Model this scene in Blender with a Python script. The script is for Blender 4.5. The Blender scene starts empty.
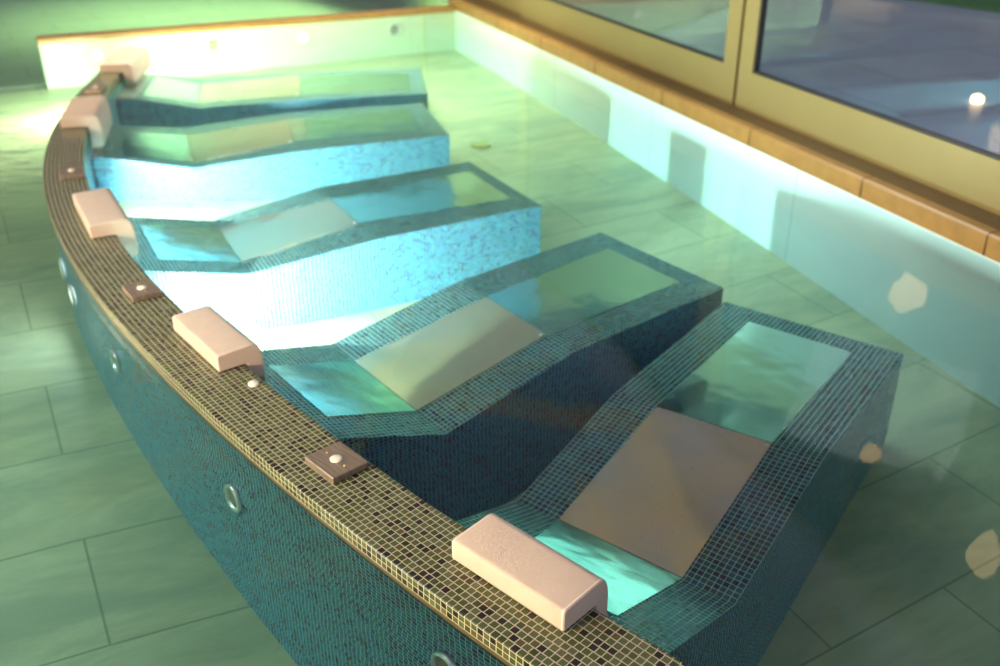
import bpy, bmesh, math, random
from mathutils import Vector, Matrix
random.seed(7)
S = bpy.context.scene
COL = S.collection

# ------------------------------------------------------------------ camera, world, light, exposure
PITCH = 0.4785
cam_d = bpy.data.cameras.new('camera')
cam = bpy.data.objects.new('camera', cam_d); COL.objects.link(cam)
cam.location = (0, 0, 1.9)
cam.rotation_euler = (math.pi/2 - PITCH, 0, 0)
cam_d.sensor_fit = 'HORIZONTAL'; cam_d.sensor_width = 36.0
cam_d.lens = 36.0*970.7/1000.0
cam_d.clip_start = 0.05; cam_d.clip_end = 120
cam_d.dof.use_dof = True
cam_d.dof.focus_distance = 2.75
cam_d.dof.aperture_fstop = 1.9
S.camera = cam

S.view_settings.view_transform = 'Standard'
S.view_settings.look = 'None'
S.view_settings.gamma = 1.0
S.view_settings.use_curve_mapping = False
S.view_settings.exposure = 0.12

WORLD_COL = (0.66, 0.66, 0.72); WORLD_STR = 0.30
w = bpy.data.worlds.new('dusk'); S.world = w; w.use_nodes = True
bg = w.node_tree.nodes['Background']
bg.inputs['Color'].default_value = (*WORLD_COL, 1); bg.inputs['Strength'].default_value = WORLD_STR

def area(name, loc, target, size, power, col, sizey=None, shape='RECTANGLE', spread=180):
    d = bpy.data.lights.new(name, 'AREA'); d.shape = shape; d.size = size
    if sizey: d.size_y = sizey
    d.energy = power; d.color = col; d.spread = math.radians(spread)
    o = bpy.data.objects.new(name, d); COL.objects.link(o); o.location = loc
    v = Vector(target) - Vector(loc)
    o.rotation_euler = v.to_track_quat('-Z', 'Y').to_euler()
    return o
# warm room light from the left, cool dusk from the terrace side, and added fill lights
area('warm_room_light', (-4.4, -0.5, 1.45), (-0.5, 2.6, 0), 1.8, 560, (1.0, 0.74, 0.42), 1.2)
area('warm_room_light_deep', (-7.0, 7.5, 2.6), (-2.5, 7.0, 0), 2.2, 200, (1.0, 0.72, 0.40), 1.6)
area('cool_dusk_light', (1.6, -1.8, 2.7), (0.0, 3.0, 0), 2.0, 38, (0.80, 0.84, 1.0), 1.6)
area('pool_fill_light', (0.0, 6.5, 3.0), (2.3, 6.0, -0.2), 1.6, 30, (0.82, 0.96, 1.0), 1.6, spread=76)  # added overhead fill brightening the right wall and inner floor
area('left_fill_light', (-4.8, 2.6, 2.95), (-1.6, 3.2, -0.6), 1.8, 62, (0.80, 1.0, 0.92), 1.8, spread=110)  # unseen fill put in to brighten the left floor and outer wall face
area('back_fill_light', (-1.6, 9.6, 3.0), (-1.6, 9.9, 0), 2.6, 160, (1.0, 0.96, 0.70), 1.6, spread=96)  # added downward fill for the dim back zone
area('ceiling_fill_light', (-3.6, 4.0, 2.3), (0.5, 6.0, 3.25), 1.0, 6, (1.0, 0.84, 0.70), 5.0)  # uplight added only to brighten the ceiling
area('deep_pool_fill_above', (-3.5, 15.5, 2.7), (-3.5, 15.5, 0), 7.0, 480, (.98, .90, 0.45), 4.0, spread=90)  # large fill added over the deeper pool to lift its green floor

WATER_Z = -0.07
WALL = [(1.096, 0.865, 1.293, 1.075), (0.924, 1.026, 1.119, 1.235), (0.752, 1.187, 0.946, 1.394), (0.58, 1.349, 0.773, 1.553), (0.408, 1.51, 0.598, 1.712), (0.236, 1.671, 0.423, 1.871), (0.064, 1.833, 0.249, 2.03), (-0.105, 1.995, 0.081, 2.186), (-0.271, 2.16, -0.082, 2.346), (-0.433, 2.327, -0.244, 2.507), (-0.591, 2.495, -0.399, 2.673), (-0.747, 2.665, -0.552, 2.841), (-0.899, 2.837, -0.701, 3.01), (-1.049, 3.01, -0.848, 3.181), (-1.195, 3.185, -0.992, 3.353), (-1.339, 3.362, -1.133, 3.526), (-1.479, 3.54, -1.271, 3.701), (-1.616, 3.72, -1.406, 3.877), (-1.75, 3.902, -1.538, 4.055), (-1.88, 4.086, -1.666, 4.234), (-2.006, 4.271, -1.79, 4.415), (-2.129, 4.459, -1.911, 4.598), (-2.247, 4.649, -2.027, 4.782), (-2.361, 4.842, -2.14, 4.969), (-2.47, 5.037, -2.247, 5.158), (-2.574, 5.234, -2.351, 5.349), (-2.674, 5.435, -2.449, 5.542), (-2.768, 5.638, -2.542, 5.738), (-2.857, 5.843, -2.631, 5.937), (-2.94, 6.052, -2.714, 6.139), (-3.018, 6.264, -2.793, 6.343), (-3.09, 6.478, -2.866, 6.551), (-3.157, 6.696, -2.935, 6.761), (-3.219, 6.916, -2.998, 6.975), (-3.276, 7.139, -3.057, 7.192), (-3.327, 7.365, -3.111, 7.412), (-3.374, 7.594, -3.161, 7.635), (-3.417, 7.824, -3.207, 7.861), (-3.455, 8.057, -3.249, 8.09), (-3.491, 8.291, -3.289, 8.321), (-3.524, 8.527, -3.326, 8.554), (-3.555, 8.764, -3.357, 8.789), (-3.585, 9.001, -3.387, 9.026), (-3.616, 9.238, -3.417, 9.264), (-3.647, 9.475, -3.449, 9.502)]
BEDS = {1: {'L': [[-2.931, 9.626, -0.276], [-1.947, 9.555, -0.203], [-0.798, 9.912, -0.235]],
     'R': [[-2.653, 8.495, -0.276], [-1.751, 8.485, -0.203], [-0.652, 8.528, -0.235]],
     'head': [[-3.421, 9.32, -0.15], [-3.405, 9.195, -0.149], [-3.389, 9.069, -0.147], [-3.373, 8.944, -0.144], [-3.357, 8.819, -0.142], [-3.341, 8.694, -0.14],
              [-3.324, 8.569, -0.137], [-3.305, 8.446, -0.135], [-3.285, 8.322, -0.133]],
     'pL': [[-3.274, 9.338, -0.188], [-2.873, 9.39, -0.276], [-1.928, 9.453, -0.203], [-0.898, 9.689, -0.232]],
     'pR': [[-3.141, 8.531, -0.175], [-2.694, 8.659, -0.276], [-1.781, 8.647, -0.203], [-0.817, 8.965, -0.232]]},
 2: {'L': [[-2.666, 8.067, -0.333], [-1.847, 8.313, -0.272], [-0.689, 8.552, -0.246]],
     'R': [[-2.265, 6.962, -0.333], [-1.547, 7.184, -0.272], [-0.4, 7.539, -0.246]],
     'head': [[-3.163, 7.663, -0.204], [-3.139, 7.554, -0.203], [-3.115, 7.447, -0.202], [-3.089, 7.34, -0.201], [-3.063, 7.233, -0.2], [-3.035, 7.128, -0.198],
              [-3.007, 7.022, -0.196], [-2.976, 6.916, -0.194], [-2.945, 6.809, -0.192]],
     'pL': [[-3.02, 7.603, -0.233], [-2.579, 7.828, -0.333], [-1.787, 8.085, -0.272], [-0.797, 8.358, -0.249]],
     'pR': [[-2.768, 6.929, -0.235], [-2.318, 7.107, -0.333], [-1.616, 7.443, -0.272], [-0.614, 7.667, -0.249]]},
 3: {'L': [[-1.879, 5.972, -0.37], [-1.27, 6.409, -0.297], [-0.228, 6.925, -0.27]],
     'R': [[-1.44, 5.109, -0.37], [-0.737, 5.469, -0.297], [0.267, 5.983, -0.27]],
     'head': [[-2.479, 5.614, -0.199], [-2.427, 5.508, -0.198], [-2.374, 5.403, -0.198], [-2.319, 5.299, -0.199], [-2.263, 5.195, -0.199], [-2.205, 5.092, -0.201],
              [-2.147, 4.99, -0.202], [-2.086, 4.888, -0.204], [-2.025, 4.787, -0.206]],
     'pL': [[-2.215, 5.592, -0.254], [-1.807, 5.831, -0.37], [-1.135, 6.171, -0.297], [-0.222, 6.695, -0.272]],
     'pR': [[-1.929, 5.053, -0.257], [-1.524, 5.274, -0.37], [-0.886, 5.731, -0.297], [0.079, 6.115, -0.272]]},
 4: {'L': [[-0.836, 4.248, -0.365], [-0.216, 4.789, -0.267], [0.618, 5.578, -0.295]],
     'R': [[-0.23, 3.438, -0.365], [0.35, 3.986, -0.267], [1.207, 4.763, -0.295]],
     'head': [[-1.276, 3.714, -0.134], [-1.216, 3.638, -0.137], [-1.155, 3.56, -0.14], [-1.092, 3.482, -0.142], [-1.028, 3.403, -0.144], [-0.962, 3.323, -0.147],
              [-0.895, 3.243, -0.149], [-0.826, 3.161, -0.151], [-0.755, 3.079, -0.153]],
     'pL': [[-1.029, 3.752, -0.213], [-0.701, 4.068, -0.365], [-0.072, 4.584, -0.267], [0.635, 5.298, -0.291]],
     'pR': [[-0.705, 3.342, -0.219], [-0.366, 3.62, -0.365], [0.228, 4.159, -0.267], [0.979, 4.822, -0.291]]},
 5: {'L': [[0.065, 2.998, -0.376], [0.495, 3.622, -0.276], [1.2, 4.674, -0.336]],
     'R': [[0.779, 2.437, -0.376], [1.258, 3.123, -0.276], [1.94, 4.091, -0.336]],
     'head': [[-0.259, 2.529, -0.152], [-0.18, 2.449, -0.146], [-0.1, 2.369, -0.141], [-0.019, 2.29, -0.136], [0.062, 2.211, -0.131], [0.144, 2.133, -0.127],
              [0.226, 2.056, -0.123], [0.309, 1.98, -0.12], [0.392, 1.905, -0.117]],
     'pL': [[0.022, 2.43, -0.184], [0.217, 2.879, -0.376], [0.666, 3.511, -0.276], [1.267, 4.417, -0.328]],
     'pR': [[0.35, 2.192, -0.196], [0.623, 2.56, -0.376], [1.086, 3.235, -0.276], [1.687, 4.089, -0.328]]}}
LAMP_OUT = 3; LAMP_34 = 160; LAMP_23 = 200; LAMP_B1 = 0; LAMP_B2 = 0; LAMP_TIP = 215; LAMP_FAR = 170
LT34 = 19.3; LT23 = 28.0; LZ = -.36
DRAIN = (-.17, 8.5)
# ------------------------------------------------------------------ helpers
def tag(o, label=None, cat=None, group=None, kind=None):
    if label: o['label'] = label
    if cat: o['category'] = cat
    if group: o['group'] = group
    if kind: o['kind'] = kind
    return o
def empty(name, loc=(0, 0, 0), rz=0.0):
    o = bpy.data.objects.new(name, None); COL.objects.link(o)
    o.location = loc; o.rotation_euler = (0, 0, rz); o.empty_display_size = 0.1
    return o
class MB:
    """collects faces with uv in metres; build() links ONE mesh object"""
    def __init__(self): self.v = []; self.f = []; self.uv = []; self.mi = []
    def quad(self, pts, uvs=None, mi=0):
        i = len(self.v); self.v += [tuple(p) for p in pts]; self.f.append(tuple(range(i, i+len(pts))))
        if uvs is None:
            a, b = Vector(pts[0]), Vector(pts[1]); n = (b-a).cross(Vector(pts[-1])-a)
            e = (b-a).normalized() if (b-a).length > 1e-9 else Vector((1, 0, 0)); g = n.cross(e)
            g = g.normalized() if g.length > 1e-9 else Vector((0, 1, 0))
            uvs = [((Vector(p)-a).dot(e), (Vector(p)-a).dot(g)) for p in pts]
        self.uv.append([tuple(u) for u in uvs]); self.mi.append(mi)
    def box(self, x0, x1, y0, y1, z0, z1, mi=0):
        P = lambda x, y, z: (x, y, z)
        self.quad([P(x0,y0,z1),P(x1,y0,z1),P(x1,y1,z1),P(x0,y1,z1)], mi=mi)
        self.quad([P(x0,y1,z0),P(x1,y1,z0),P(x1,y0,z0),P(x0,y0,z0)], mi=mi)
        self.quad([P(x0,y0,z0),P(x1,y0,z0),P(x1,y0,z1),P(x0,y0,z1)], mi=mi)
        self.quad([P(x1,y1,z0),P(x0,y1,z0),P(x0,y1,z1),P(x1,y1,z1)], mi=mi)
        self.quad([P(x0,y1,z0),P(x0,y0,z0),P(x0,y0,z1),P(x0,y1,z1)], mi=mi)
        self.quad([P(x1,y0,z0),P(x1,y1,z0),P(x1,y1,z1),P(x1,y0,z1)], mi=mi)
    def build(self, name, mats, parent=None, weld=1e-4, bevel=0, smooth=False, segs=2):
        me = bpy.data.meshes.new(name); me.from_pydata(self.v, [], self.f)
        if not isinstance(mats, (list, tuple)): mats = [mats]
        for m in mats: me.materials.append(m)
        ul = me.uv_layers.new(name='UVMap')
        for p, uv, mi in zip(me.polygons, self.uv, self.mi):
            p.material_index = mi
            for li, c in zip(p.loop_indices, uv): ul.data[li].uv = c
        bm = bmesh.new(); bm.from_mesh(me)
        if weld: bmesh.ops.remove_doubles(bm, verts=bm.verts, dist=weld)
        bmesh.ops.triangulate(bm, faces=[f for f in bm.faces if len(f.verts) > 4])
        bmesh.ops.recalc_face_normals(bm, faces=bm.faces)
        if bevel:
            es = [e for e in bm.edges if len(e.link_faces) == 2 and e.calc_face_angle(0) > 0.5]
            bmesh.ops.bevel(bm, geom=es, offset=bevel, segments=segs, affect='EDGES', profile=0.6)
        bm.to_mesh(me); bm.free()
        if smooth:
            for p in me.polygons: p.use_smooth = True
        o = bpy.data.objects.new(name, me); COL.objects.link(o)
        if parent: o.parent = parent
        return o
def revolve(mb, prof, origin, axis, n=28, mi=0):
    """lathe a profile [(r, h)] about axis at origin"""
    a = Vector(axis).normalized(); t = Vector((0, 0, 1)) if abs(a.z) < .9 else Vector((1, 0, 0))
    e = a.cross(t).normalized(); g = a.cross(e); o = Vector(origin)
    P = lambda r, h, k: o + a*h + (e*math.cos(2*math.pi*k/n) + g*math.sin(2*math.pi*k/n))*r
    for (r0, h0), (r1, h1) in zip(prof[:-1], prof[1:]):
        for k in range(n):
            pts = [P(r0,h0,k), P(r0,h0,k+1), P(r1,h1,k+1), P(r1,h1,k)]
            if r0 < 1e-6: pts = [pts[0], pts[2], pts[3]]
            elif r1 < 1e-6: pts = pts[:3]
            mb.quad(pts, mi=mi)

# ------------------------------------------------------------------ materials
class NT:
    def __init__(self, name):
        self.m = bpy.data.materials.new(name); self.m.use_nodes = True
        self.t = self.m.node_tree; self.t.nodes.clear()
        self.out = self.n('ShaderNodeOutputMaterial')
    def n(self, typ, **kw):
        nd = self.t.nodes.new(typ)
        for k, v in kw.items():
            if k.startswith('i_'):
                key = k[2:]; key = int(key) if key.isdigit() else key.replace('_', ' ')
                nd.inputs[key].default_value = v
            else: setattr(nd, k, v)
        return nd
    def l(self, a, b): self.t.links.new(a, b)
    def math(self, op, a, b=None, c=None):
        nd = self.n('ShaderNodeMath', operation=op)
        for i, x in enumerate((a, b, c)):
            if x is None: continue
            if isinstance(x, (int, float)): nd.inputs[i].default_value = x
            else: self.l(x, nd.inputs[i])
        return nd.outputs[0]
    def mix(self, fac, a, b, blend='MIX'):
        nd = self.n('ShaderNodeMix', data_type='RGBA', blend_type=blend)
        for key, x in ((0, fac), (6, a), (7, b)):
            if isinstance(x, (int, float)): nd.inputs[key].default_value = x
            elif isinstance(x, tuple): nd.inputs[key].default_value = (*x, 1) if len(x) == 3 else x
            else: self.l(x, nd.inputs[key])
        return nd.outputs[2]
    def ramp(self, fac, stops, interp='LINEAR'):
        nd = self.n('ShaderNodeValToRGB'); cr = nd.color_ramp; cr.interpolation = interp
        while len(cr.elements) < len(stops): cr.elements.new(0.5)
        for e, (p, c) in zip(cr.elements, stops): e.position = p; e.color = (*c, 1)
        self.l(fac, nd.inputs[0]); return nd.outputs[0]
    def bsdf(self, **kw):
        b = self.n('ShaderNodeBsdfPrincipled')
        for k, v in kw.items():
            k = k.replace('_', ' ')
            if isinstance(v, (int, float)): b.inputs[k].default_value = v
            elif isinstance(v, tuple): b.inputs[k].default_value = (*v, 1) if len(v) == 3 else v
            else: self.l(v, b.inputs[k])
        self.l(b.outputs[0], self.out.inputs[0]); return b
    def bump(self, h, strength=0.3, dist=0.002):
        nd = self.n('ShaderNodeBump'); nd.inputs['Strength'].default_value = strength
        nd.inputs['Distance'].default_value = dist; self.l(h, nd.inputs['Height']); return nd.outputs[0]

PITCH_T = 0.0238
def mosaic(name, palette, grout, rough=0.16, gw=0.085, shift=True):
    N = NT(name)
    uv = N.n('ShaderNodeUVMap'); sx = N.n('ShaderNodeSeparateXYZ'); N.l(uv.outputs[0], sx.inputs[0])
    v = N.math('DIVIDE', sx.outputs[1], PITCH_T); row = N.math('FLOOR', v)
    u = N.math('DIVIDE', sx.outputs[0], PITCH_T)
    if shift:
        wr = N.n('ShaderNodeTexWhiteNoise', noise_dimensions='1D'); N.l(row, wr.inputs['W'])
        u = N.math('ADD', u, N.math('MULTIPLY', wr.outputs['Value'], 0.35))
    colm = N.math('FLOOR', u)
    fu = N.math('FRACT', u); fv = N.math('FRACT', v)
    du = N.math('ABSOLUTE', N.math('SUBTRACT', fu, 0.5)); dv = N.math('ABSOLUTE', N.math('SUBTRACT', fv, 0.5))
    d = N.math('MAXIMUM', du, dv)
    mr = N.n('ShaderNodeMapRange', interpolation_type='SMOOTHSTEP'); N.l(d, mr.inputs[0])
    mr.inputs[1].default_value = 0.5-gw-0.025; mr.inputs[2].default_value = 0.5-gw+0.025
    mask = mr.outputs[0]
    cv = N.n('ShaderNodeCombineXYZ'); N.l(colm, cv.inputs[0]); N.l(row, cv.inputs[1])
    wn = N.n('ShaderNodeTexWhiteNoise', noise_dimensions='3D'); N.l(cv.outputs[0], wn.inputs['Vector'])
    tile = N.ramp(wn.outputs['Value'], palette, 'CONSTANT')
    nz = N.n('ShaderNodeTexNoise', i_Scale=90.0, i_Detail=3.0); N.l(uv.outputs[0], nz.inputs['Vector'])
    tile = N.mix(0.35, tile, nz.outputs['Color'], 'SOFT_LIGHT')
    c = N.mix(mask, tile, grout)
    r = N.math('ADD', N.math('MULTIPLY', mask, 0.6), rough)
    hgt = N.math('ADD', N.math('MULTIPLY', N.math('SUBTRACT', 1.0, mask), 1.0), N.math('MULTIPLY', nz.outputs[0], 0.12))
    b = N.bsdf(Base_Color=c, Roughness=r, Normal=N.bump(hgt, 0.5, 0.0012))
    return N.m
def P(*cols):
    return [(i/len(cols), c) for i, c in enumerate(cols)]
M = {}
M['cap'] = mosaic('olive_mosaic', P((.055,.075,.024),(.016,.016,.010),(.072,.09,.04),(.046,.066,.022),(.07,.068,.028),(.012,.010,.008),(.06,.082,.032),(.085,.098,.05),(.036,.048,.018),(.066,.082,.036)),
                  (.44,.40,.29), rough=.22, gw=.06)
M['bed'] = mosaic('teal_water_tint_mosaic', P((.014,.085,.105),(.006,.014,.03),(.025,.12,.13),(.016,.09,.13),(.022,.085,.07),(.005,.010,.022),(.012,.07,.11),(.032,.125,.12),(.022,.085,.08),(.008,.035,.065)),
                  (.45,.72,.66), rough=.2, gw=.055, shift=False)  # bluer than the capping: water and lamp tint put into the tile colours
M['wallblue'] = mosaic('blue_water_tint_mosaic', P((.016,.19,.30),(.010,.05,.14),(.025,.24,.35),(.015,.21,.38),(.025,.19,.24),(.008,.03,.10),(.016,.16,.33),(.025,.26,.40),(.025,.19,.23),(.012,.10,.25)),
                  (.42,.68,.76), rough=.22, gw=.07)  # underwater tint painted into the palette, bluer than the capping tiles
def plain(name, col, rough=.5, metal=0.0, noise=0.0, scale=20, bump=0.0, bdist=.002, spec=0.5):
    N = NT(name); tc = N.n('ShaderNodeTexCoord')
    nz = N.n('ShaderNodeTexNoise', i_Scale=float(scale), i_Detail=5.0); N.l(tc.outputs['Object'], nz.inputs['Vector'])
    dark = tuple(c*(1-noise) for c in col); lite = tuple(min(1, c*(1+noise)) for c in col)
    c = N.mix(nz.outputs[0], dark, lite)
    kw = dict(Base_Color=c, Roughness=rough, Metallic=metal, Specular_IOR_Level=spec)
    if bump: kw['Normal'] = N.bump(nz.outputs[0], bump, bdist)
    N.bsdf(**kw); return N.m
M['trim'] = plain('wet_bronze_trim', (.075,.06,.03), .35, 0, .35, 30)
M['chrome'] = plain('brushed_chrome', (.82,.86,.90), .28, 1.0, .05)
M['lens_off'] = plain('dull_glass_lens', (.30,.26,.20), .12, 0, .3, 40)
M['white_plastic'] = plain('white_enamel', (.85,.80,.70), .25)
M['frame'] = plain('champagne_aluminium', (.25,.195,.075), .42, .3, .05, 4)
M['gasket'] = plain('black_gasket', (.012,.014,.018), .5)
M['sill'] = plain('tan_stone', (.29,.155,.042), .38, 0, .35, 9, .25, .003)
M['sill_dark'] = plain('dark_brown_sill', (.085,.045,.014), .45, 0, .3, 7)  # darker brown for the sill top and its joints
M['brass'] = plain('brass_cap', (.75,.55,.25), .3, 1.0)
M['cord'] = plain('dark_cord', (.03,.03,.03), .6)
M['timber'] = plain('tan_timber', (.66,.47,.25), .55, 0, .3, 3)
M['ceiling'] = plain('lilac_plaster', (.33,.32,.56), .85, 0, .06, 2)
def fabric():
    N = NT('pink_beige_vinyl_weave'); uv = N.n('ShaderNodeUVMap')
    wv = N.n('ShaderNodeTexWave', wave_type='BANDS', bands_direction='X', i_Scale=260.0); N.l(uv.outputs[0], wv.inputs['Vector'])
    w2 = N.n('ShaderNodeTexWave', wave_type='BANDS', bands_direction='Y', i_Scale=260.0); N.l(uv.outputs[0], w2.inputs['Vector'])
    nz = N.n('ShaderNodeTexNoise', i_Scale=14.0, i_Detail=6.0); N.l(uv.outputs[0], nz.inputs['Vector'])
    c = N.mix(nz.outputs[0], (.62,.49,.41), (.72,.58,.50))
    h = N.math('ADD', N.math('ADD', wv.outputs[1], w2.outputs[1]), N.math('MULTIPLY', nz.outputs[0], 2.5))
    N.bsdf(Base_Color=c, Roughness=.62, Normal=N.bump(h, .5, .0016), Sheen_Weight=.15); return N.m
M['fabric'] = fabric()
M['piping'] = plain('pale_piping', (.86,.76,.70), .6)
def bronze_box():
    N = NT('brushed_bronze'); tc = N.n('ShaderNodeTexCoord')
    mp = N.n('ShaderNodeMapping'); mp.inputs['Scale'].default_value = (6, 60, 20); N.l(tc.outputs['Object'], mp.inputs[0])
    nz = N.n('ShaderNodeTexNoise', i_Scale=2.0, i_Detail=6.0); N.l(mp.outputs[0], nz.inputs['Vector'])
    c = N.ramp(nz.outputs[0], [(.3,(.20,.155,.12)),(.7,(.36,.29,.24))])
    N.bsdf(Base_Color=c, Roughness=.38, Metallic=.5, Normal=N.bump(nz.outputs[0], .15, .001)); return N.m
M['bronze'] = bronze_box()
def steel(name, col, metal, rough):
    """polished sheet metal with rows of tiny air holes"""
    N = NT(name); uv = N.n('ShaderNodeUVMap'); sx = N.n('ShaderNodeSeparateXYZ'); N.l(uv.outputs[0], sx.inputs[0])
    pu = N.math('SUBTRACT', N.math('FRACT', N.math('DIVIDE', sx.outputs[0], .085)), .5)
    pv = N.math('SUBTRACT', N.math('FRACT', N.math('DIVIDE', sx.outputs[1], .085)), .5)
    d = N.math('SQRT', N.math('ADD', N.math('MULTIPLY', pu, pu), N.math('MULTIPLY', pv, pv)))
    hole = N.math('LESS_THAN', d, .022)
    nz = N.n('ShaderNodeTexNoise', i_Scale=3.2, i_Detail=2.0); N.l(uv.outputs[0], nz.inputs['Vector'])
    c = N.mix(hole, col, (.02,.02,.02))
    N.bsdf(Base_Color=c, Metallic=N.math('MULTIPLY', N.math('SUBTRACT', 1.0, hole), metal), Roughness=rough, Normal=N.bump(nz.outputs[0], .45, .02)); return N.m
M['steel'] = steel('polished_steel_sheet', (.80,.83,.80), 1.0, .15)
M['seat'] = steel('steel_warm_reflection_tint', (.60,.46,.34), .56, .15)  # steel tinted tan: warm ceiling reflection painted into the colour
def slabs(name, cols, joint, sx_, sy_, rot, jw=.006, rough=.45, veins=.5, co='Object', patch=None):
    N = NT(name); tc = N.n('ShaderNodeTexCoord'); mp = N.n('ShaderNodeMapping')
    mp.inputs['Rotation'].default_value = (0, 0, -rot); N.l(tc.outputs[co], mp.inputs[0])
    br = N.n('ShaderNodeTexBrick', offset=.5, i_Scale=1.0); N.l(mp.outputs[0], br.inputs['Vector'])
    br.inputs['Brick Width'].default_value = sx_; br.inputs['Row Height'].default_value = sy_
    br.inputs['Mortar Size'].default_value = jw; br.inputs['Mortar Smooth'].default_value = .3
    br.inputs['Color1'].default_value = (*cols[0], 1); br.inputs['Color2'].default_value = (*cols[1], 1); br.inputs['Mortar'].default_value = (*joint, 1)
    m2 = N.n('ShaderNodeMapping'); m2.inputs['Scale'].default_value = (1.0, 2.6, 1.0); N.l(mp.outputs[0], m2.inputs[0])
    nz = N.n('ShaderNodeTexNoise', i_Scale=1.7, i_Detail=7.0, i_Roughness=.62, i_Distortion=1.2); N.l(m2.outputs[0], nz.inputs['Vector'])
    vv = N.ramp(nz.outputs[0], [(.25, (.45,.45,.45)), (.62, (.60,.60,.60)), (.85, (.35,.35,.35))])
    c = N.mix(veins, br.outputs[0], vv, 'OVERLAY')
    if patch:
        n3 = N.n('ShaderNodeTexNoise', i_Scale=.75, i_Detail=8.0, i_Roughness=.68, i_Distortion=.8); N.l(m2.outputs[0], n3.inputs['Vector'])
        c = N.mix(N.ramp(n3.outputs[0], [(.44,(0,0,0)),(.62,(.45,.45,.45))]), c, patch)
    N.bsdf(Base_Color=c, Roughness=rough, Normal=N.bump(nz.outputs[0], .1, .004)); return N.m
M['floor'] = slabs('green_grey_slate', ((.46,.43,.26),(.52,.49,.30)), (.27,.27,.16), 1.25, .62, math.radians(28.5), veins=.8, patch=(.17,.23,.18))
M['marble'] = slabs('white_marble', ((.80,.80,.79),(.76,.77,.76)), (.35,.45,.46), 1.9, 4.0, 0.0, .004, .3, .45, 'UV')
M['backwall'] = slabs('cream_plaster', ((.62,.64,.50),(.60,.62,.49)), (.4,.42,.3), 1.2, 2.0, 0.0, .002, .5, .2, 'UV')
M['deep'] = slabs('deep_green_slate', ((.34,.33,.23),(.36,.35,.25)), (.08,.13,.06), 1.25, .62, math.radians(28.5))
M['terrace'] = slabs('violet_reflection_slate', ((.44,.53,.74),(.47,.56,.78)), (.18,.2,.3), 1.6, 1.0, math.radians(20), .01, .35)  # violet-blue of the pool mirrored in the glass is put into this slate
M['green_reflection'] = slabs('pale_green_reflection', ((.33,.42,.36),(.36,.44,.38)), (.2,.25,.22), 1.2, .8, math.radians(20), .008)  # pale green standing in for the reflection in the left pane
M['lawn'] = plain('green_lawn', (.10,.30,.10), .9, 0, .4, 30)
def emis(name, col, s):
    N = NT(name); e = N.n('ShaderNodeEmission'); e.inputs[0].default_value = (*col, 1); e.inputs[1].default_value = s
    N.l(e.outputs[0], N.out.inputs[0]); return N.m
M['lens_on'] = emis('lit_lens', (.92,.98,1.0), 12.0)
M['lens_warm'] = emis('lit_warm_lens', (1.0,.97,.75), 2.5)
M['lantern'] = emis('glowing_lantern_glass', (1.0,.70,.34), 5.0)
M['lantern_dim'] = emis('dim_lantern_glass', (1.0,.62,.28), 4.0)
def glass():
    N = NT('window_glass'); tr = N.n('ShaderNodeBsdfTransparent'); tr.inputs[0].default_value = (.90,.94,.96,1)
    gl = N.n('ShaderNodeBsdfGlossy'); gl.inputs['Roughness'].default_value = .0
    lw = N.n('ShaderNodeLayerWeight')
    fr = N.math('ADD', .07, N.math('MULTIPLY', .85, N.math('POWER', lw.outputs['Facing'], 2.8)))
    mx = N.n('ShaderNodeMixShader'); N.l(fr, mx.inputs[0]); N.l(tr.outputs[0], mx.inputs[1]); N.l(gl.outputs[0], mx.inputs[2])
    N.l(mx.outputs[0], N.out.inputs[0]); return N.m
M['glass'] = glass()
def water():
    """still pool water: a clear tinted surface with its Fresnel mirror and soft ripples, stronger by the left-hand jets"""
    N = NT('pool_water'); geo = N.n('ShaderNodeNewGeometry')
    tr = N.n('ShaderNodeBsdfTransparent'); tr.inputs[0].default_value = (.93,.985,.975,1)
    n1 = N.n('ShaderNodeTexNoise', i_Scale=1.1, i_Detail=2.0); N.l(geo.outputs['Position'], n1.inputs['Vector'])
    mp = N.n('ShaderNodeMapping'); mp.inputs['Scale'].default_value = (3.0, 9.0, 1.0); mp.inputs['Rotation'].default_value = (0,0,.35); N.l(geo.outputs['Position'], mp.inputs[0])
    n2 = N.n('ShaderNodeTexNoise', i_Scale=1.0, i_Detail=3.0, i_Distortion=.6); N.l(mp.outputs[0], n2.inputs['Vector'])
    vm = N.n('ShaderNodeVectorMath', operation='DISTANCE'); N.l(geo.outputs['Position'], vm.inputs[0]); vm.inputs[1].default_value = (-3.9, 6.2, WATER_Z)
    mr = N.n('ShaderNodeMapRange', interpolation_type='SMOOTHSTEP'); N.l(vm.outputs['Value'], mr.inputs[0])
    mr.inputs[1].default_value = .5; mr.inputs[2].default_value = 1.7; mr.inputs[3].default_value = 1.0; mr.inputs[4].default_value = 0.0
    h = N.math('ADD', N.math('MULTIPLY', n1.outputs[0], .010), N.math('MULTIPLY', N.math('MULTIPLY', n2.outputs[0], mr.outputs[0]), .07))
    bp = N.n('ShaderNodeBump'); bp.inputs['Strength'].default_value = 1.0; bp.inputs['Distance'].default_value = 1.0; N.l(h, bp.inputs['Height'])
    gl = N.n('ShaderNodeBsdfGlossy'); gl.inputs['Roughness'].default_value = .02; N.l(bp.outputs[0], gl.inputs['Normal'])
    fr = N.n('ShaderNodeFresnel'); fr.inputs[0].default_value = 1.3; N.l(bp.outputs[0], fr.inputs['Normal'])
    mx = N.n('ShaderNodeMixShader'); N.l(fr.outputs[0], mx.inputs[0]); N.l(tr.outputs[0], mx.inputs[1]); N.l(gl.outputs[0], mx.inputs[2])
    N.l(mx.outputs[0], N.out.inputs[0])
    va = N.n('ShaderNodeVolumeAbsorption'); va.inputs[0].default_value = (0.0, .92, .84, 1); va.inputs[1].default_value = .17
    N.l(va.outputs[0], N.out.inputs['Volume']); return N.m
M['water'] = water()

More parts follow.
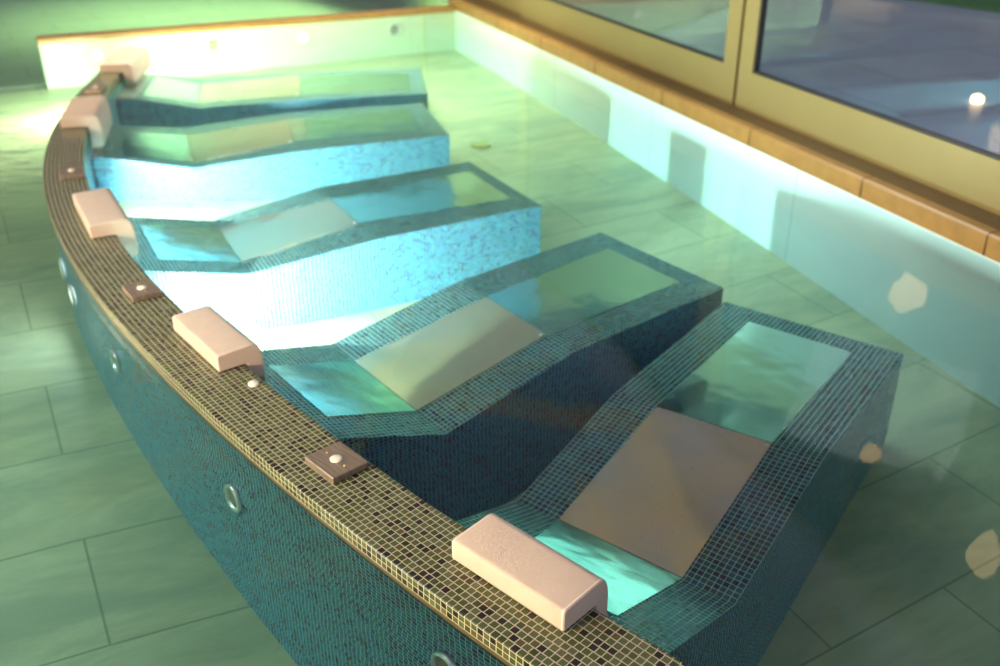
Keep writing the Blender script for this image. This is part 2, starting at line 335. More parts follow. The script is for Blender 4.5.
# ------------------------------------------------------------------ the setting
def zf(x, y):
    r = math.hypot(x, y)
    xs = [2.0,2.8,4,5.1,6.7,7.6,8.9,10.3,12.5,16]; ys = [-1.08,-1.0,-.89,-.80,-.69,-.65,-.60,-.565,-.54,-.52]
    g = ys[0] if r <= xs[0] else ys[-1]
    for a, b, c, d in zip(xs[:-1], xs[1:], ys[:-1], ys[1:]):
        if a <= r <= b: g = c + (d-c)*(r-a)/(b-a)
    s = 1/(1+math.exp(min(60, max(-60, (1.0+(x+.35*(y-3)))/.35))))
    return g + .15*s*min(1, max(0, (10-y)/3))
# window-wall frame: W0 on the wall at the right of the picture, WD along the wall (away), WN outward
W0 = Vector((2.547, 4.563, 0)); WD = Vector((-.3678, .9299, 0)).normalized(); WN = Vector((WD.y, -WD.x, 0))
def wp(s, n, z): p = W0 + WD*s + WN*n; return (p.x, p.y, z)
S_END = 8.42            # where the window wall meets the back wall
S_BEG = -5.0
# back wall: from BK0 (right corner) to BK1 (its free left end)
BK0 = Vector(wp(S_END, 0, 0)); BK1 = Vector((-4.81, 10.37, 0))
BD = (BK1-BK0).normalized(); BN = Vector((BD.y, -BD.x, 0)); BN = BN if BN.y > 0 else -BN
BL = (BK1-BK0).length

mb = MB()
xs = [-9+0.3*i for i in range(45)]; ys = [0.2+0.3*i for i in range(44)]
def side_back(x, y): return (Vector((x, y, 0))-BK0).dot(BN)
for i in range(len(xs)-1):
    for j in range(len(ys)-1):
        q = [(xs[i],ys[j]),(xs[i+1],ys[j]),(xs[i+1],ys[j+1]),(xs[i],ys[j+1])]
        c = (sum(p[0] for p in q)/4, sum(p[1] for p in q)/4)
        # clip the sheet along the back wall and the window wall
        def clip(p):
            v = Vector((p[0], p[1], 0))
            d = (v-BK0).dot(BN)
            if d > 0.02: v = v - BN*(d-0.02)
            d = (v-W0).dot(WN)
            if d > 0.05: v = v - WN*(d-0.05)
            return (v.x, v.y, zf(v.x, v.y))
        r = [clip(p) for p in q]
        ar = abs((r[1][0]-r[0][0])*(r[3][1]-r[0][1])-(r[1][1]-r[0][1])*(r[3][0]-r[0][0])) + abs((r[3][0]-r[2][0])*(r[1][1]-r[2][1])-(r[3][1]-r[2][1])*(r[1][0]-r[2][0]))
        if ar > 1e-4: mb.quad(r)
tag(mb.build('floor', M['floor'], smooth=True), kind='structure')

# deeper pool beyond the back wall
mb = MB()
a = BK0+BN*.22+WN*.0; b = BK0+BD*14+BN*.22
far = BN*9
mb.quad([(a.x,a.y,-.62),(b.x,b.y,-.62),(b.x+far.x,b.y+far.y,-.62),(a.x+far.x+2,a.y+far.y,-.62)])
s0 = BK0+BD*(BL-.1); s1 = BK0+BD*14
mb.quad([(s0.x+BN.x*.02,s0.y+BN.y*.02,-.5),(s1.x+BN.x*.02,s1.y+BN.y*.02,-.5),(b.x,b.y,-.62),(s0.x+BN.x*.22,s0.y+BN.y*.22,-.62)])
tag(mb.build('floor_deep', M['deep']), kind='structure')

# window wall (white marble below the water) and its stone sill
mb = MB()
mb.quad([wp(S_BEG,0,-1.2),wp(S_END,0,-1.2),wp(S_END,0,-.06),wp(S_BEG,0,-.06)], [(0,0),(S_END-S_BEG,0),(S_END-S_BEG,1.14),(0,1.14)])
mb.quad([wp(S_BEG,.3,-1.2),wp(S_END,.3,-1.2),wp(S_END,0,-1.2),wp(S_BEG,0,-1.2)])
mb.quad([wp(S_BEG,.3,-.06),wp(S_END,.3,-.06),wp(S_END,.3,-1.2),wp(S_BEG,.3,-1.2)])
mb.quad([wp(S_BEG,0,-.06),wp(S_END,0,-.06),wp(S_END,.3,-.06),wp(S_BEG,.3,-.06)])
o = mb.build('wall_right', M['marble']); tag(o, kind='structure')
# stone sill along the window wall
sill = MB()
L0, L1 = S_BEG, S_END+.25
def prism(mb, prof, a, b, mi=0):
    """extrude a closed profile [(n, z)] along the window wall"""
    k = len(prof)
    for i in range(k):
        (n0, z0), (n1, z1) = prof[i], prof[(i+1) % k]
        h = math.hypot(n1-n0, z1-z0)
        mb.quad([wp(a,n0,z0), wp(b,n0,z0), wp(b,n1,z1), wp(a,n1,z1)], [(a,0),(b,0),(b,h),(a,h)], mi)
    mb.quad([wp(a,n,z) for n, z in prof], mi=mi); mb.quad([wp(b,n,z) for n, z in reversed(prof)], mi=mi)
prism(sill, [(-.004,-.062),(-.008,.05),(.004,.062),(.07,.064),(.07,-.062)], L0, L1)
o = sill.build('trim_1', M['sill']); tag(o, kind='structure')
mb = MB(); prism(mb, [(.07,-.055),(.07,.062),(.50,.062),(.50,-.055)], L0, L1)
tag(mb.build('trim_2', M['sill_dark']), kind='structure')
mb = MB()
for s in (1.05, 0.10, -1.0, 2.2, 3.4, 4.6, 5.8, 7.0):
    prism(mb, [(-.0105,-.060),(-.0105,.05),(.003,.0645),(.071,.0655),(.071,-.06)], s-.004, s+.004)
mb.build('joint', M['sill_dark'], o)

# sliding glass doors on the sill
def leaf(n, a, b, off, top=2.75):
    f = MB(); z0, z1 = .062, .34; st = .165
    prism(f, [(off,z0),(off,z1),(off+.055,z1),(off+.055,z0)], a, b)
    prism(f, [(off,top-.12),(off,top),(off+.055,top),(off+.055,top-.12)], a, b)
    for x, y in ((a, a+st), (b-st, b)):
        prism(f, [(off,z1),(off,top-.12),(off+.055,top-.12),(off+.055,z1)], x, y)
    o = f.build('window_%d' % n, M['frame'], weld=0); tag(o, kind='structure')
    g = MB()
    for (x, y, u, v) in ((a+st, b-st, z1, z1+.014), (a+st, b-st, top-.134, top-.12), (a+st, a+st+.014, z1, top-.12), (b-st-.014, b-st, z1, top-.12)):
        prism(g, [(off+.008,u),(off+.008,v),(off+.05,v),(off+.05,u)], x, y)
    g.build('gasket', M['gasket'], o, weld=0)
    p = MB(); p.quad([wp(a+st,off+.03,z1),wp(b-st,off+.03,z1),wp(b-st,off+.03,top-.12),wp(a+st,off+.03,top-.12)])
    p.build('pane', M['glass'], o)
leaf(1, -4.9, -1.42, .25)
leaf(2, -1.40, 2.775, .25)
leaf(3, 2.815, 6.93, .25)
leaf(4, 6.97, S_END+2.5, .30)
mb = MB(); prism(mb, [(.26,2.75),(.26,3.25),(.50,3.25),(.50,2.75)], L0, S_END+2.6)
tag(mb.build('wall_lintel', M['ceiling']), kind='structure')

# back wall with a thin tan coping just at the water line
mb = MB()
def bpnt(s, n, z): p = BK0 + BD*s + BN*n; return (p.x, p.y, z)
def bprism(mb, prof, a, b):
    k = len(prof)
    for i in range(k):
        (n0, z0), (n1, z1) = prof[i], prof[(i+1) % k]; h = math.hypot(n1-n0, z1-z0)
        mb.quad([bpnt(a,n0,z0), bpnt(b,n0,z0), bpnt(b,n1,z1), bpnt(a,n1,z1)], [(a,0),(b,0),(b,h),(a,h)])
    mb.quad([bpnt(a,n,z) for n, z in prof]); mb.quad([bpnt(b,n,z) for n, z in reversed(prof)])
bprism(mb, [(0,-1.0),(0,-.085),(.20,-.085),(.20,-1.0)], .0, BL)
tag(mb.build('wall_back', M['backwall']), kind='structure')
mb = MB(); bprism(mb, [(-.012,-.085),(-.012,-.035),(.212,-.035),(.212,-.085)], .02, BL+.012)
tag(mb.build('trim_3', M['sill'], bevel=.008), kind='structure')

# ceiling with timber beams, seen only in the steel and the water
mb = MB(); mb.quad([(-4.2,-1.0,3.25),(4.5,-1.0,3.25),(4.5,15,3.25),(-4.2,15,3.25)])
mb.quad([(-4.2,-1.0,3.35),(4.5,-1.0,3.35),(4.5,15,3.35),(-4.2,15,3.35)])
tag(mb.build('ceiling', M['ceiling'], weld=0), kind='structure')
mb = MB()
beams = [((.75,7.2),(1.25,4.2)),((1.0,5.75),(-1.9,5.95)),((1.0,6.0),(3.6,6.6)),((-4.0,9.2),(1.4,8.1)),((-1.1,10.5),(-1.45,6.2)),((.6,9.4),(-3.8,6.9)),((-2.9,12.5),(-2.3,9.0)),((2.0,4.4),(3.9,9.0))]
for (x0,y0),(x1,y1) in beams:
    d = Vector((x1-x0,y1-y0,0)).normalized(); n = Vector((-d.y,d.x,0))*.065
    a = Vector((x0,y0,0)); b = Vector((x1,y1,0))
    q = [a-n,b-n,b+n,a+n]
    lo = [(p.x,p.y,3.05) for p in q]; hi = [(p.x,p.y,3.25) for p in q]
    mb.quad(lo)
    for i in range(4): mb.quad([lo[i],lo[(i+1)%4],hi[(i+1)%4],hi[i]])
tag(mb.build('trim_4', M['timber'], weld=0), kind='structure')

# terrace outside the glass
mb = MB(); mb.quad([wp(-6,.5,-.10),wp(30,.5,-.10),wp(30,26,-.10),wp(-6,26,-.10)])
tag(mb.build('ground_terrace', M['terrace']), kind='structure')
mb = MB()
A = Vector((1.72,11.01,0)); B_ = Vector((2.84,12.69,0)); dd = (B_-A).normalized(); nn = Vector((-dd.y,dd.x,0))
A0 = A-dd*.75; B0 = B_+dd*10
q = [A0,B0,B0+nn*16,A0+nn*16+dd*6]
mb.quad([(p.x,p.y,-.06) for p in q]); 
mb.quad([(A0.x,A0.y,-.10),(B0.x,B0.y,-.10),(B0.x,B0.y,-.06),(A0.x,A0.y,-.06)])
tag(mb.build('ground_green_reflection', M['green_reflection'], weld=0), kind='structure')  # sheet added in place of the greenish reflection in the glass
mb = MB()
A = Vector((5.0,14.05,0)); B_ = Vector((7.2,11.0,0)); dd = (B_-A).normalized(); nn = Vector((-dd.y,dd.x,0)); nn = nn if nn.x > 0 else -nn
q = [A,B_+dd*4,B_+dd*4+nn*6,A+nn*6]
mb.quad([(p.x,p.y,-.05) for p in q]); mb.quad([(A.x,A.y,-.1),(q[1].x,q[1].y,-.1),(q[1].x,q[1].y,-.05),(A.x,A.y,-.05)])
tag(mb.build('ground_lawn', M['lawn'], weld=0), kind='structure')

# the water: one clear body with a still surface
mb = MB()
a = Vector(wp(S_BEG,.12,0)); b = Vector(wp(S_END+6,.12,0))
top = [(-14,a.y,WATER_Z),(a.x,a.y,WATER_Z),(b.x,b.y,WATER_Z),(-14,b.y,WATER_Z)]
bot = [(p[0],p[1],-1.6) for p in top]
mb.quad(top); mb.quad(list(reversed(bot)))
for k in range(4): mb.quad([top[k],bot[k],bot[(k+1)%4],top[(k+1)%4]])
tag(mb.build('water', M['water']), kind='structure')

# ------------------------------------------------------------------ the curved mosaic wall
NW = len(WALL)
def sec(t):
    i = min(max(int(t), 0), NW-2); f = t-i
    r = [WALL[i][k]*(1-f)+WALL[i+1][k]*f for k in range(4)]
    return Vector((r[0], r[1], 0)), Vector((r[2], r[3], 0))
def frame(t):
    o, i = sec(t); o1, i1 = sec(t+.2); o0, i0 = sec(t-.2)
    T = ((o1+i1)-(o0+i0)).normalized(); N = Vector((T.y, -T.x, 0)); 
    if N.dot(i-o) < 0: N = -N
    return o, i, T, N
ts = [k*.5 for k in range(2*(NW-1)+1)]
arc = [0]
for a, b in zip(ts[:-1], ts[1:]):
    arc.append(arc[-1] + ((sec(b)[0]+sec(b)[1])/2-(sec(a)[0]+sec(a)[1])/2).length)
P2T = PITCH_T
LIP = -2*P2T-.001
root = empty('curved_wall', (WALL[NW//2][0], WALL[NW//2][1], -1.1))
tag(root, 'long curved pool wall clad in olive mosaic with a blue-green water tint below, rising just above the water', 'pool wall', kind='thing')
RL = Vector(root.location)
def V(p, z): return (p.x-RL.x, p.y-RL.y, z-RL.z)
cap = MB(); trim = MB(); body = MB()
for k in range(len(ts)-1):
    (o0, i0), (o1, i1) = sec(ts[k]), sec(ts[k+1]); u0, u1 = arc[k], arc[k+1]
    w0 = (i0-o0).length; w1 = (i1-o1).length
    c = .004
    e0, e1 = (i0-o0).normalized(), (i1-o1).normalized()
    # top, slightly eased edges, outer and inner lips (two tiles)
    cap.quad([V(o0+e0*c,0),V(o1+e1*c,0),V(i1-e1*c,0),V(i0-e0*c,0)], [(u0,c),(u1,c),(u1,w1-c),(u0,w0-c)])
    for s, (p0, p1, d0, d1) in enumerate(((o0,o1,e0,e1),(i0,i1,-e0,-e1))):
        cap.quad([V(p0+d0*c,0),V(p1+d1*c,0),V(p1,-c),V(p0,-c)], [(u0,c),(u1,c),(u1,.001),(u0,.001)])
        cap.quad([V(p0,-c),V(p1,-c),V(p1,LIP),V(p0,LIP)], [(u0,-P2T*40-.001),(u1,-P2T*40-.001),(u1,-P2T*40+LIP),(u0,-P2T*40+LIP)])
        r = .004
        cap.quad([V(p0,LIP),V(p1,LIP),V(p1+d1*r,LIP),V(p0+d0*r,LIP)])
        trim.quad([V(p0+d0*r,LIP),V(p1+d1*r,LIP),V(p1+d1*r,-.078),V(p0+d0*r,-.078)])
        trim.quad([V(p0+d0*r,-.078),V(p1+d1*r,-.078),V(p1+d1*.010,-.078),V(p0+d0*.010,-.078)])
        body.quad([V(p0+d0*.008,-.076),V(p1+d1*.008,-.076),V(p1+d1*.008,-1.1),V(p0+d0*.008,-1.1)], [(u0,0),(u1,0),(u1,-1.7),(u0,-1.7)])
for t, rev in ((0, False), (NW-1, True)):
    o_, i_ = sec(t); e = (i_-o_).normalized(); wd = (i_-o_).length
    cap.quad([V(o_,0),V(i_,0),V(i_,LIP),V(o_,LIP)], [(0,-.001-P2T*40),(wd,-.001-P2T*40),(wd,LIP-P2T*40),(0,LIP-P2T*40)])
    trim.quad([V(o_+e*.004,LIP),V(i_-e*.004,LIP),V(i_-e*.004,-.078),V(o_+e*.004,-.078)])
    body.quad([V(o_+e*.008,-.076),V(i_-e*.008,-.076),V(i_-e*.008,-1.1),V(o_+e*.008,-1.1)], [(0,0),(wd,0),(wd,-1),(0,-1)])
body.build('wall_body', M['wallblue'], root)
tr_ = trim.build('waterline_strip', M['trim'], root); tr_['label'] = 'dark bronze strip at the water line'
cp = cap.build('capping', M['cap'], root); cp['label'] = 'olive mosaic capping'

# ------------------------------------------------------------------ the five underwater loungers
BLAB = {5: 'mosaic underwater lounger nearest the camera, steel panels, under the nearest pink headrest',
        4: 'mosaic underwater lounger second from the camera, dark shaded near side, steel panels',
        3: 'middle one of the five mosaic underwater loungers, its near side brightly lit',
        2: 'mosaic underwater lounger second from the far end, lit near side, overlapping the farthest lounger',
        1: 'farthest mosaic underwater lounger, beside the pale back wall'}
BEDS[1]['R'][2] = [-.66, 8.86, BEDS[1]['R'][2][2]]
def lerp(a, b, f): return tuple(a[i]*(1-f)+b[i]*f for i in range(len(a)))
def make_bed(k):
    d = BEDS[k]; n = 8
    cx = (d['L'][1][0]+d['R'][1][0])/2; cy = (d['L'][1][1]+d['R'][1][1])/2
    fl = zf(cx, cy)
    root = empty('underwater_lounger', (cx, cy, fl))
    tag(root, BLAB[k], 'lounger', 'underwater loungers along the curved wall')
    O = lambda p: (p[0]-cx, p[1]-cy, p[2]-fl)
    rows = [list(d['head'])] + [[lerp(d['L'][i], d['R'][i], j/n) for j in range(n+1)] for i in range(3)]
    # subdivide lengthwise
    G = []; Vv = []; vacc = 0
    for a in range(3):
        for s in range(6):
            f = s/6; G.append([lerp(rows[a][j], rows[a+1][j], f) for j in range(n+1)])
    G.append(rows[3])
    W = math.dist(d['L'][0], d['R'][0])
    vs = [0]
    for a, b in zip(G[:-1], G[1:]): vs.append(vs[-1]+math.dist(a[n//2], b[n//2]))
    mb = MB()
    def u_of(r, j): return (j/n-.5)*math.dist(G[r][0], G[r][n])
    for r in range(len(G)-1):
        for j in range(n):
            mb.quad([O(G[r][j]),O(G[r][j+1]),O(G[r+1][j+1]),O(G[r+1][j])], [(u_of(r,j),vs[r]),(u_of(r,j+1),vs[r]),(u_of(r+1,j+1),vs[r+1]),(u_of(r+1,j),vs[r+1])])
    zb = lambda p: -1.1
    # the vertical sides
    ring = [(G[r][0], vs[r]) for r in range(len(G))]
    for side in (0, n):
        for r in range(len(G)-1):
            p, q = G[r][side], G[r+1][side]
            mb.quad([O(p),O(q),O((q[0],q[1],-1.1)),O((p[0],p[1],-1.1))], [(vs[r],p[2]*1.6),(vs[r+1],q[2]*1.6),(vs[r+1],-1.76),(vs[r],-1.76)], 1)
    for row_ in (G[0], G[-1]):
        acc = 0
        for j in range(n):
            p, q = row_[j], row_[j+1]; L_ = math.dist(p, q)
            mb.quad([O(p),O(q),O((q[0],q[1],-1.1)),O((p[0],p[1],-1.1))], [(acc,p[2]),(acc+L_,q[2]),(acc+L_,-1.1),(acc,-1.1)], 1)
            acc += L_
    mb.build('mosaic_body', [M['bed'], M['wallblue']], root)
    # three steel sheets: back, seat, legs
    nm = ['back_panel', 'seat_panel', 'leg_panel']
    for i in range(3):
        a, b, c, e = d['pL'][i], d['pR'][i], d['pR'][i+1], d['pL'][i+1]
        if i == 0:   # keep clear of the headrest lip and the wall
            pass
        g = .003
        ln = math.dist(lerp(a,b,.5), lerp(e,c,.5)); f = g/ln
        a2, b2, c2, e2 = lerp(a,e,f), lerp(b,c,f), lerp(c,b,f), lerp(e,a,f)
        h = .004
        up = lambda p, z: O((p[0],p[1],p[2]+z))
        wd0 = math.dist(a2,b2); wd1 = math.dist(e2,c2)
        m_ = MB(); N_ = 4
        for q in range(N_):
            f0, f1 = q/N_, (q+1)/N_
            m_.quad([up(lerp(a2,e2,f0),h),up(lerp(b2,c2,f0),h),up(lerp(b2,c2,f1),h),up(lerp(a2,e2,f1),h)],
                    [(-wd0/2,ln*f0+.04),(wd0/2,ln*f0+.04),(wd1/2,ln*f1+.04),(-wd1/2,ln*f1+.04)])
        for p, q in ((a2,b2),(b2,c2),(c2,e2),(e2,a2)):
            m_.quad([up(p,-.004),up(q,-.004),up(q,h),up(p,h)], [(0.02,0.02)]*4)
        pn = m_.build(nm[i], M['seat'] if i == 1 else M['steel'], root)
        if i == 1: pn['label'] = 'middle steel sheet tinted tan for the ceiling mirrored in it'
        if i == 1:   # a small screw at the knee corner
            s_ = MB(); c0 = lerp(c2, a2, .03); revolve(s_, [(.0075,.0),(.0075,.003),(.005,.0045),(0,.0048)], O((c0[0],c0[1],c0[2]+h)), (0,0,1), 12)
            s_.build('screw', M['chrome'], root)
    return root
for k in (5, 4, 3, 2, 1): make_bed(k)

# ------------------------------------------------------------------ headrests hooked over the capping
def make_headrest(label, t, length, e, back=.05, drop=.092):
    o, i, T, N = frame(t)
    org = i - N*e
    root = empty('headrest', (org.x, org.y, 0))
    tag(root, label, 'headrest', 'pink headrests on the capping')
    def rnd(pts, r, n=4):
        out = []
        k = len(pts)
        for q in range(k):
            p0, p, p1 = Vector((*pts[q-1],0)), Vector((*pts[q],0)), Vector((*pts[(q+1)%k],0))
            rr = min(r[q], (p-p0).length*.45, (p1-p).length*.45)
            a = p+(p0-p).normalized()*rr; b = p+(p1-p).normalized()*rr
            for s in range(n+1):
                f = s/n; c = a*(1-f)**2+p*2*f*(1-f)+b*f*f; out.append((c.x, c.y))
        return out
    gp = .006+length*length/40
    pr = rnd([(0,.0035),(0,.075),(e+back-.020,.082),(e+back,.026),(e+back,-drop),(e+gp,-drop),(e+gp,.0035)], [.009,.014,.055,.045,.018,.012,.004])
    cen = (sum(p[0] for p in pr)/len(pr), sum(p[1] for p in pr)/len(pr))
    hl = length/2
    W3 = lambda x, y, z: tuple(T*x+N*y+Vector((0,0,z)))
    mb = MB(); per = [0]
    for a, b in zip(pr, pr[1:]+pr[:1]): per.append(per[-1]+math.dist(a, b))
    # stations along the length with softly rounded ends
    # inset the end profile slightly so the ends are softly rounded
    def inset(q, d):
        a, p, b = Vector((*pr[q-1],0)), Vector((*pr[q],0)), Vector((*pr[(q+1)%len(pr)],0))
        t_ = (b-a).normalized() if (b-a).length > 1e-9 else Vector((1,0,0))
        n_ = Vector((t_.y, -t_.x, 0))      # profile runs clockwise: this points inward
        return (p.x+n_.x*d, p.y+n_.y*d)
    st = [(-hl,.005),(-hl+.002,.0017),(-hl+.006,0),(-hl*.5,0),(0,0),(hl*.5,0),(hl-.006,0),(hl-.002,.0017),(hl,.005)]
    rings = [[(x,)+inset(q, d) for q in range(len(pr))] for x, d in st]
    K = len(pr)
    for r in range(len(rings)-1):
        for q in range(K):
            q2 = (q+1) % K
            mb.quad([W3(*rings[r][q]),W3(*rings[r+1][q]),W3(*rings[r+1][q2]),W3(*rings[r][q2])],
                    [(rings[r][q][0],per[q]),(rings[r+1][q][0],per[q]),(rings[r+1][q][0],per[q+1]),(rings[r][q][0],per[q+1])])
    mb.quad([W3(*p) for p in rings[0]], [(p[1]+1,p[2]) for p in rings[0]]); mb.quad([W3(*p) for p in reversed(rings[-1])], [(p[1]+1,p[2]) for p in reversed(rings[-1])])
    pad = mb.build('pad', M['fabric'], root, smooth=False)
    for p in pad.data.polygons: p.use_smooth = len(p.vertices) == 4
    # a stitched piping seam runs round each end
    for sx in (-1, 1):
        m2 = MB(); x = sx*(hl-.008)
        for q in range(K):
            q2 = (q+1) % K
            a, b = inset(q,-.0012), inset(q2,-.0012); a1, b1 = inset(q,.001), inset(q2,.001)
            for (xa, pa, pb), (xb, pc, pd) in (((x-.003,a1,b1),(x,a,b)),((x,a,b),(x+.003,a1,b1))):
                m2.quad([W3(xa,*pa),W3(xb,*pc),W3(xb,*pd),W3(xa,*pb)])
        m2.build('piping', M['piping'], root, smooth=True)
    return root
make_headrest('large pink headrest in front, nearest the camera, over the nearest lounger', 6.87, .430, .130, .066, .100)
make_headrest('pink headrest beside the small round white disc, over the second lounger from the camera', 15.21, .460, .108, .082, .115)
make_headrest('pink headrest midway along the curved capping, over the middle lounger', 23.31, .580, .115, .105, .13)
make_headrest('pink headrest second from the far end of the curved wall', 33.9, .62, .165, .10, .15)
make_headrest('farthest pink headrest, on the far tip of the curved wall', 41.9, .76, .17, .11, .105)

# ------------------------------------------------------------------ bronze push-button boxes on the capping
def make_button(label, t, a, b, c_in, h=.026):
    o, i, T, N = frame(t)
    c = i - N*c_in
    root = empty('button_box', (c.x, c.y, 0), math.atan2(T.y, T.x))
    tag(root, label, 'button box', 'bronze button boxes between the headrests')
    mb = MB(); mb.box(-a/2, a/2, -b/2, b/2, .0005, h); mb.build('housing', M['bronze'], root, bevel=.005, segs=3)
    m2 = MB(); revolve(m2, [(.0215,h-.001),(.0215,h+.003),(.017,h+.0055),(0,h+.006)], (0,0,0), (0,0,1), 28)
    m2.build('push_button', M['white_plastic'], root, smooth=True)['label'] = 'round white button'
    for x, y in ((-a*.30, 0), (a*.30, 0)):
        m3 = MB(); revolve(m3, [(.006,h-.001),(.006,h+.001),(.0035,h+.002),(0,h+.002)], (x,y,0), (0,0,1), 12)
        m3.build('screw', M['brass'], root, smooth=True)
    return root
make_button('bronze button box with white button, nearest the camera, on olive mosaic capping', 10.52, .172, .142, .096)
make_button('bronze button box between the second and middle headrests from the camera', 18.335, .165, .138, .085)
make_button('bronze button box between the middle headrest and the next one behind it', 27.49, .20, .138, .078)
make_button('farthest bronze button box, between the two farthest headrests', 37.6, .24, .13, .085)

o_, i_, T_, N_ = frame(13.47); c_ = o_+N_*.219
mb = MB(); revolve(mb, [(.021,.0),(.021,.006),(.018,.009),(0,.0095)], (0,0,0), (0,0,1), 28); revolve(mb, [(.004,.0094),(.004,.0103),(0,.0104)], (0,0,0), (0,0,1), 10)
dsc = mb.build('button_disc', M['white_plastic'], smooth=True); dsc.location = (c_.x, c_.y, 0)
tag(dsc, 'small round cream button disc on the capping beside the second headrest', 'button')

# ------------------------------------------------------------------ round underwater lamps and jets
def make_lamp(name, label, loc, axis, r, lit=None, group=None, cat='pool lamp', power=0, spread=170, col=(1,1,1), tilt=0.0, aim=None):
    root = empty(name, loc); tag(root, label, cat, group)
    ax = Vector(axis).normalized()
    mb = MB(); revolve(mb, [(r*.74,.004),(r*.78,.014),(r*.9,.016),(r,.010),(r,0)], (0,0,0), ax, 32)
    mb.build('ring', M['chrome'] if lit is None else M['white_plastic'], root, smooth=True)
    m2 = MB(); revolve(m2, [(r*.76,.005),(r*.5,.008),(0,.0095)], (0,0,0), ax, 32)
    m2.build('lens', M['lens_off'] if lit is None else lit, root, smooth=True)
    if power:
        d = bpy.data.lights.new(name+'_light', 'AREA'); d.shape = 'DISK'; d.size = r*1.4; d.energy = power; d.color = col; d.spread = math.radians(spread)
        lo = bpy.data.objects.new(name+'_light', d); COL.objects.link(lo); lo.parent = root
        lo.location = ax*.02
        lo.rotation_euler = ((Vector(aim) if aim else ax)+Vector((0,0,tilt))).to_track_quat('-Z','Y').to_euler()
    return root
def on_wall(t, z, inner):
    o, i, T, N = frame(t)
    p = (i-N*.0065) if inner else (o+N*.0065)
    return (p.x, p.y, z), (tuple(N) if inner else tuple(-N))
GO = 'round fittings in the outer face of the curved wall'
for lab, t, z, lit, pw in (('unlit round fitting cut by the bottom edge, in the blue mosaic outer face', 7.33, -.262, None, 0),
                       ('unlit round chrome-ringed fitting in the blue mosaic face below the nearest button box', 12.72, -.338, None, 0),
                       ('small pale fitting in the blue mosaic outer face, next toward camera from the shining lamp', 18.42, -.312, None, 0),
                       ('shining white underwater lamp in the outer face, beaming leftward', 22.8, -.36, M['lens_on'], LAMP_OUT),
                       ('pale underwater lamp in the outer face just beyond the shining one', 24.4, -.335, M['lens_on'], 0)):
    loc, ax = on_wall(t, z, False)
    make_lamp('pool_lamp', lab, loc, ax, .058, lit, GO, power=pw, col=(.85,.95,1.0))
GI = 'lamps in the inner face of the curved wall'
for lab, t, z, pw in (('lit lamp low in the inner wall between the second and middle loungers', LT34, LZ, LAMP_34),
                  ('lit lamp low in the inner wall between the middle lounger and the next beyond', LT23, LZ, LAMP_23)):
    loc, ax = on_wall(t, z, True)
    make_lamp('pool_lamp', lab, loc, ax, .058, M['lens_on'], GI, power=pw, tilt=-.3, col=(1.0,.92,.88))
o_, i_, T_, N_ = frame(NW-1); e_ = (i_-o_).normalized(); fn = Vector((-e_.y, e_.x, 0)); fn = fn if fn.y > 0 else -fn
p_ = o_*.5+i_*.5+fn*.0015
make_lamp('pool_lamp', 'lit lamp in the end face of the curved wall, facing the pale back wall', (p_.x, p_.y, -.36), tuple(fn), .058, M['lens_warm'], power=LAMP_TIP, col=(1.0,.88,.60), aim=(.80,.6,-.2))
loc, ax = on_wall(42.5, -.30, False)
make_lamp('pool_lamp', 'lit lamp in the outer face near the far tip of the curved wall', loc, ax, .058, M['lens_warm'], GO, power=LAMP_FAR, col=(1.0,.88,.60), tilt=-.2)
GB = 'round fittings in the pale back wall'
for lab, p, lit, pw in (('lit lamp in the back wall, behind the tip of the curved wall', (-4.315,10.589), M['lens_warm'], LAMP_B1),
                    ('unlit round fitting in the pale back wall, left of the shining one', (-3.081,10.859), None, 0),
                    ('shining round lamp in the pale back wall', (-2.08,11.142), M['lens_warm'], LAMP_B2),
                    ('unlit round fitting in the pale back wall, nearest the window corner', (-1.069,11.622), None, 0)):
    s = (Vector((p[0],p[1],0))-BK0).dot(BD)
    make_lamp('pool_lamp', lab, bpnt(s, -.001, -.24), tuple(-BN), .075, lit, GB, power=pw, tilt=-.35, col=(1.0,.88,.60))
# light of the deeper pool behind the back wall
area('deep_pool_light', bpnt(3.0, 2.2, -.2), bpnt(3.0, 3.2, -1.0), 1.0, 80, (.9,1.0,.6), 3.0)

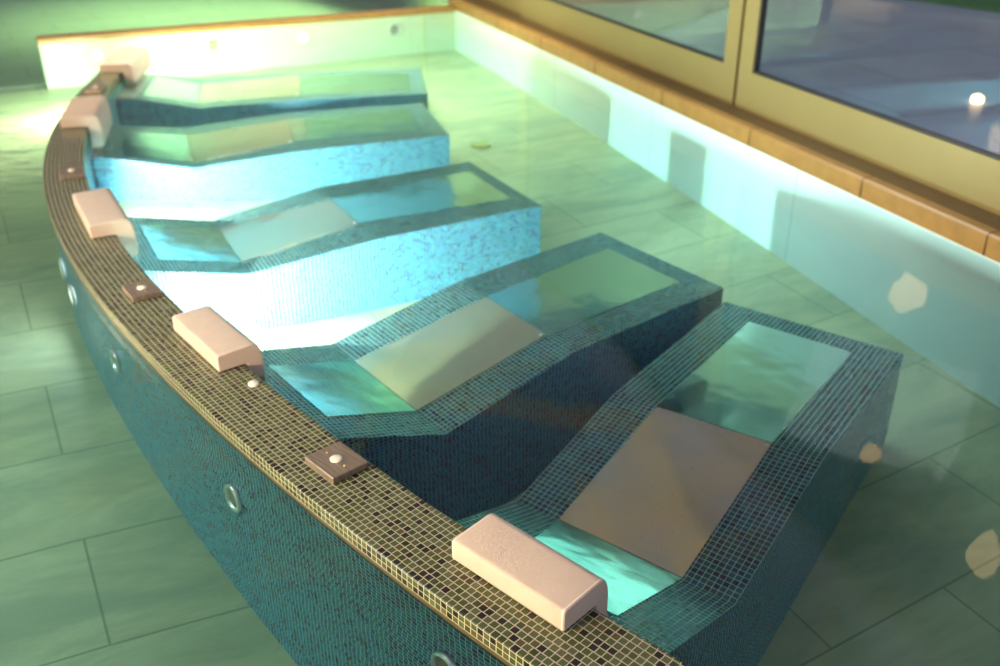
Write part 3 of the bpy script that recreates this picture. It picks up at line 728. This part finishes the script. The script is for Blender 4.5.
# drain in the pool floor
dx, dy = DRAIN
mb = MB(); revolve(mb, [(.09,0),(.09,.012),(.075,.016),(.06,.012),(0,.012)], (0,0,0), (0,0,1), 24)
dr = mb.build('floor_drain', M['brass'], smooth=False); dr.location = (dx, dy, zf(dx, dy)+.0)
tag(dr, 'small round bronze drain in the pool floor near the farthest loungers', 'drain')

# ------------------------------------------------------------------ hanging lanterns on the terrace: mirrored in the water
def make_lantern(label, loc, r, mat):
    root = empty('lantern', loc); tag(root, label, 'lantern', 'lanterns mirrored in the water')
    mb = MB(); rr = random.Random(int(r*1000)); n, m = 9, 6
    P_ = lambda a, b: (r*math.sin(math.pi*b/m)*math.cos(2*math.pi*a/n+.3*b), r*math.sin(math.pi*b/m)*math.sin(2*math.pi*a/n+.3*b), r*1.15*math.cos(math.pi*b/m)*(1.0 if b < m else .9))
    for b in range(m):
        for a in range(n):
            q = [P_(a,b),P_(a+1,b),P_(a+1,b+1),P_(a,b+1)]
            if b == 0: q = [q[0],q[2],q[3]]
            elif b == m-1: q = q[:3]
            mb.quad(q)
    mb.build('glass_shade', mat, root)
    c = MB(); revolve(c, [(.04,r*1.12),(.04,r*1.12+.05),(.006,r*1.12+.06),(.006,3.25-loc[2])], (0,0,0), (0,0,1), 10)
    c.build('cord', M['cord'], root)
for lab, loc, r in (('large glowing lantern on the terrace, mirrored in the water below the window sill', (3.213,6.93,1.2), .15),
                    ('small glowing lantern mirrored at the foot of the nearest lounger', (2.24,4.88,1.3), .06),
                    ('glowing lantern mirrored in the water at the right-hand picture edge', (2.515,3.94,1.3), .09)):
    make_lantern(lab, loc, r, M['lantern_dim'] if r > .1 else M['lantern'])
# small glowing body added for the glint of a lamp reflected in the glass
g = MB(); revolve(g, [(0,0),(.045,.0),(.05,.02),(.045,.05),(0,.07)], (0,0,0), (0,0,1), 16)
o = g.build('glass_glint', M['lantern'], smooth=True); o.location = (3.94,8.0,-.1); tag(o, 'small glowing body on the dark terrace, added as a lamp glint in the glass', 'glint')
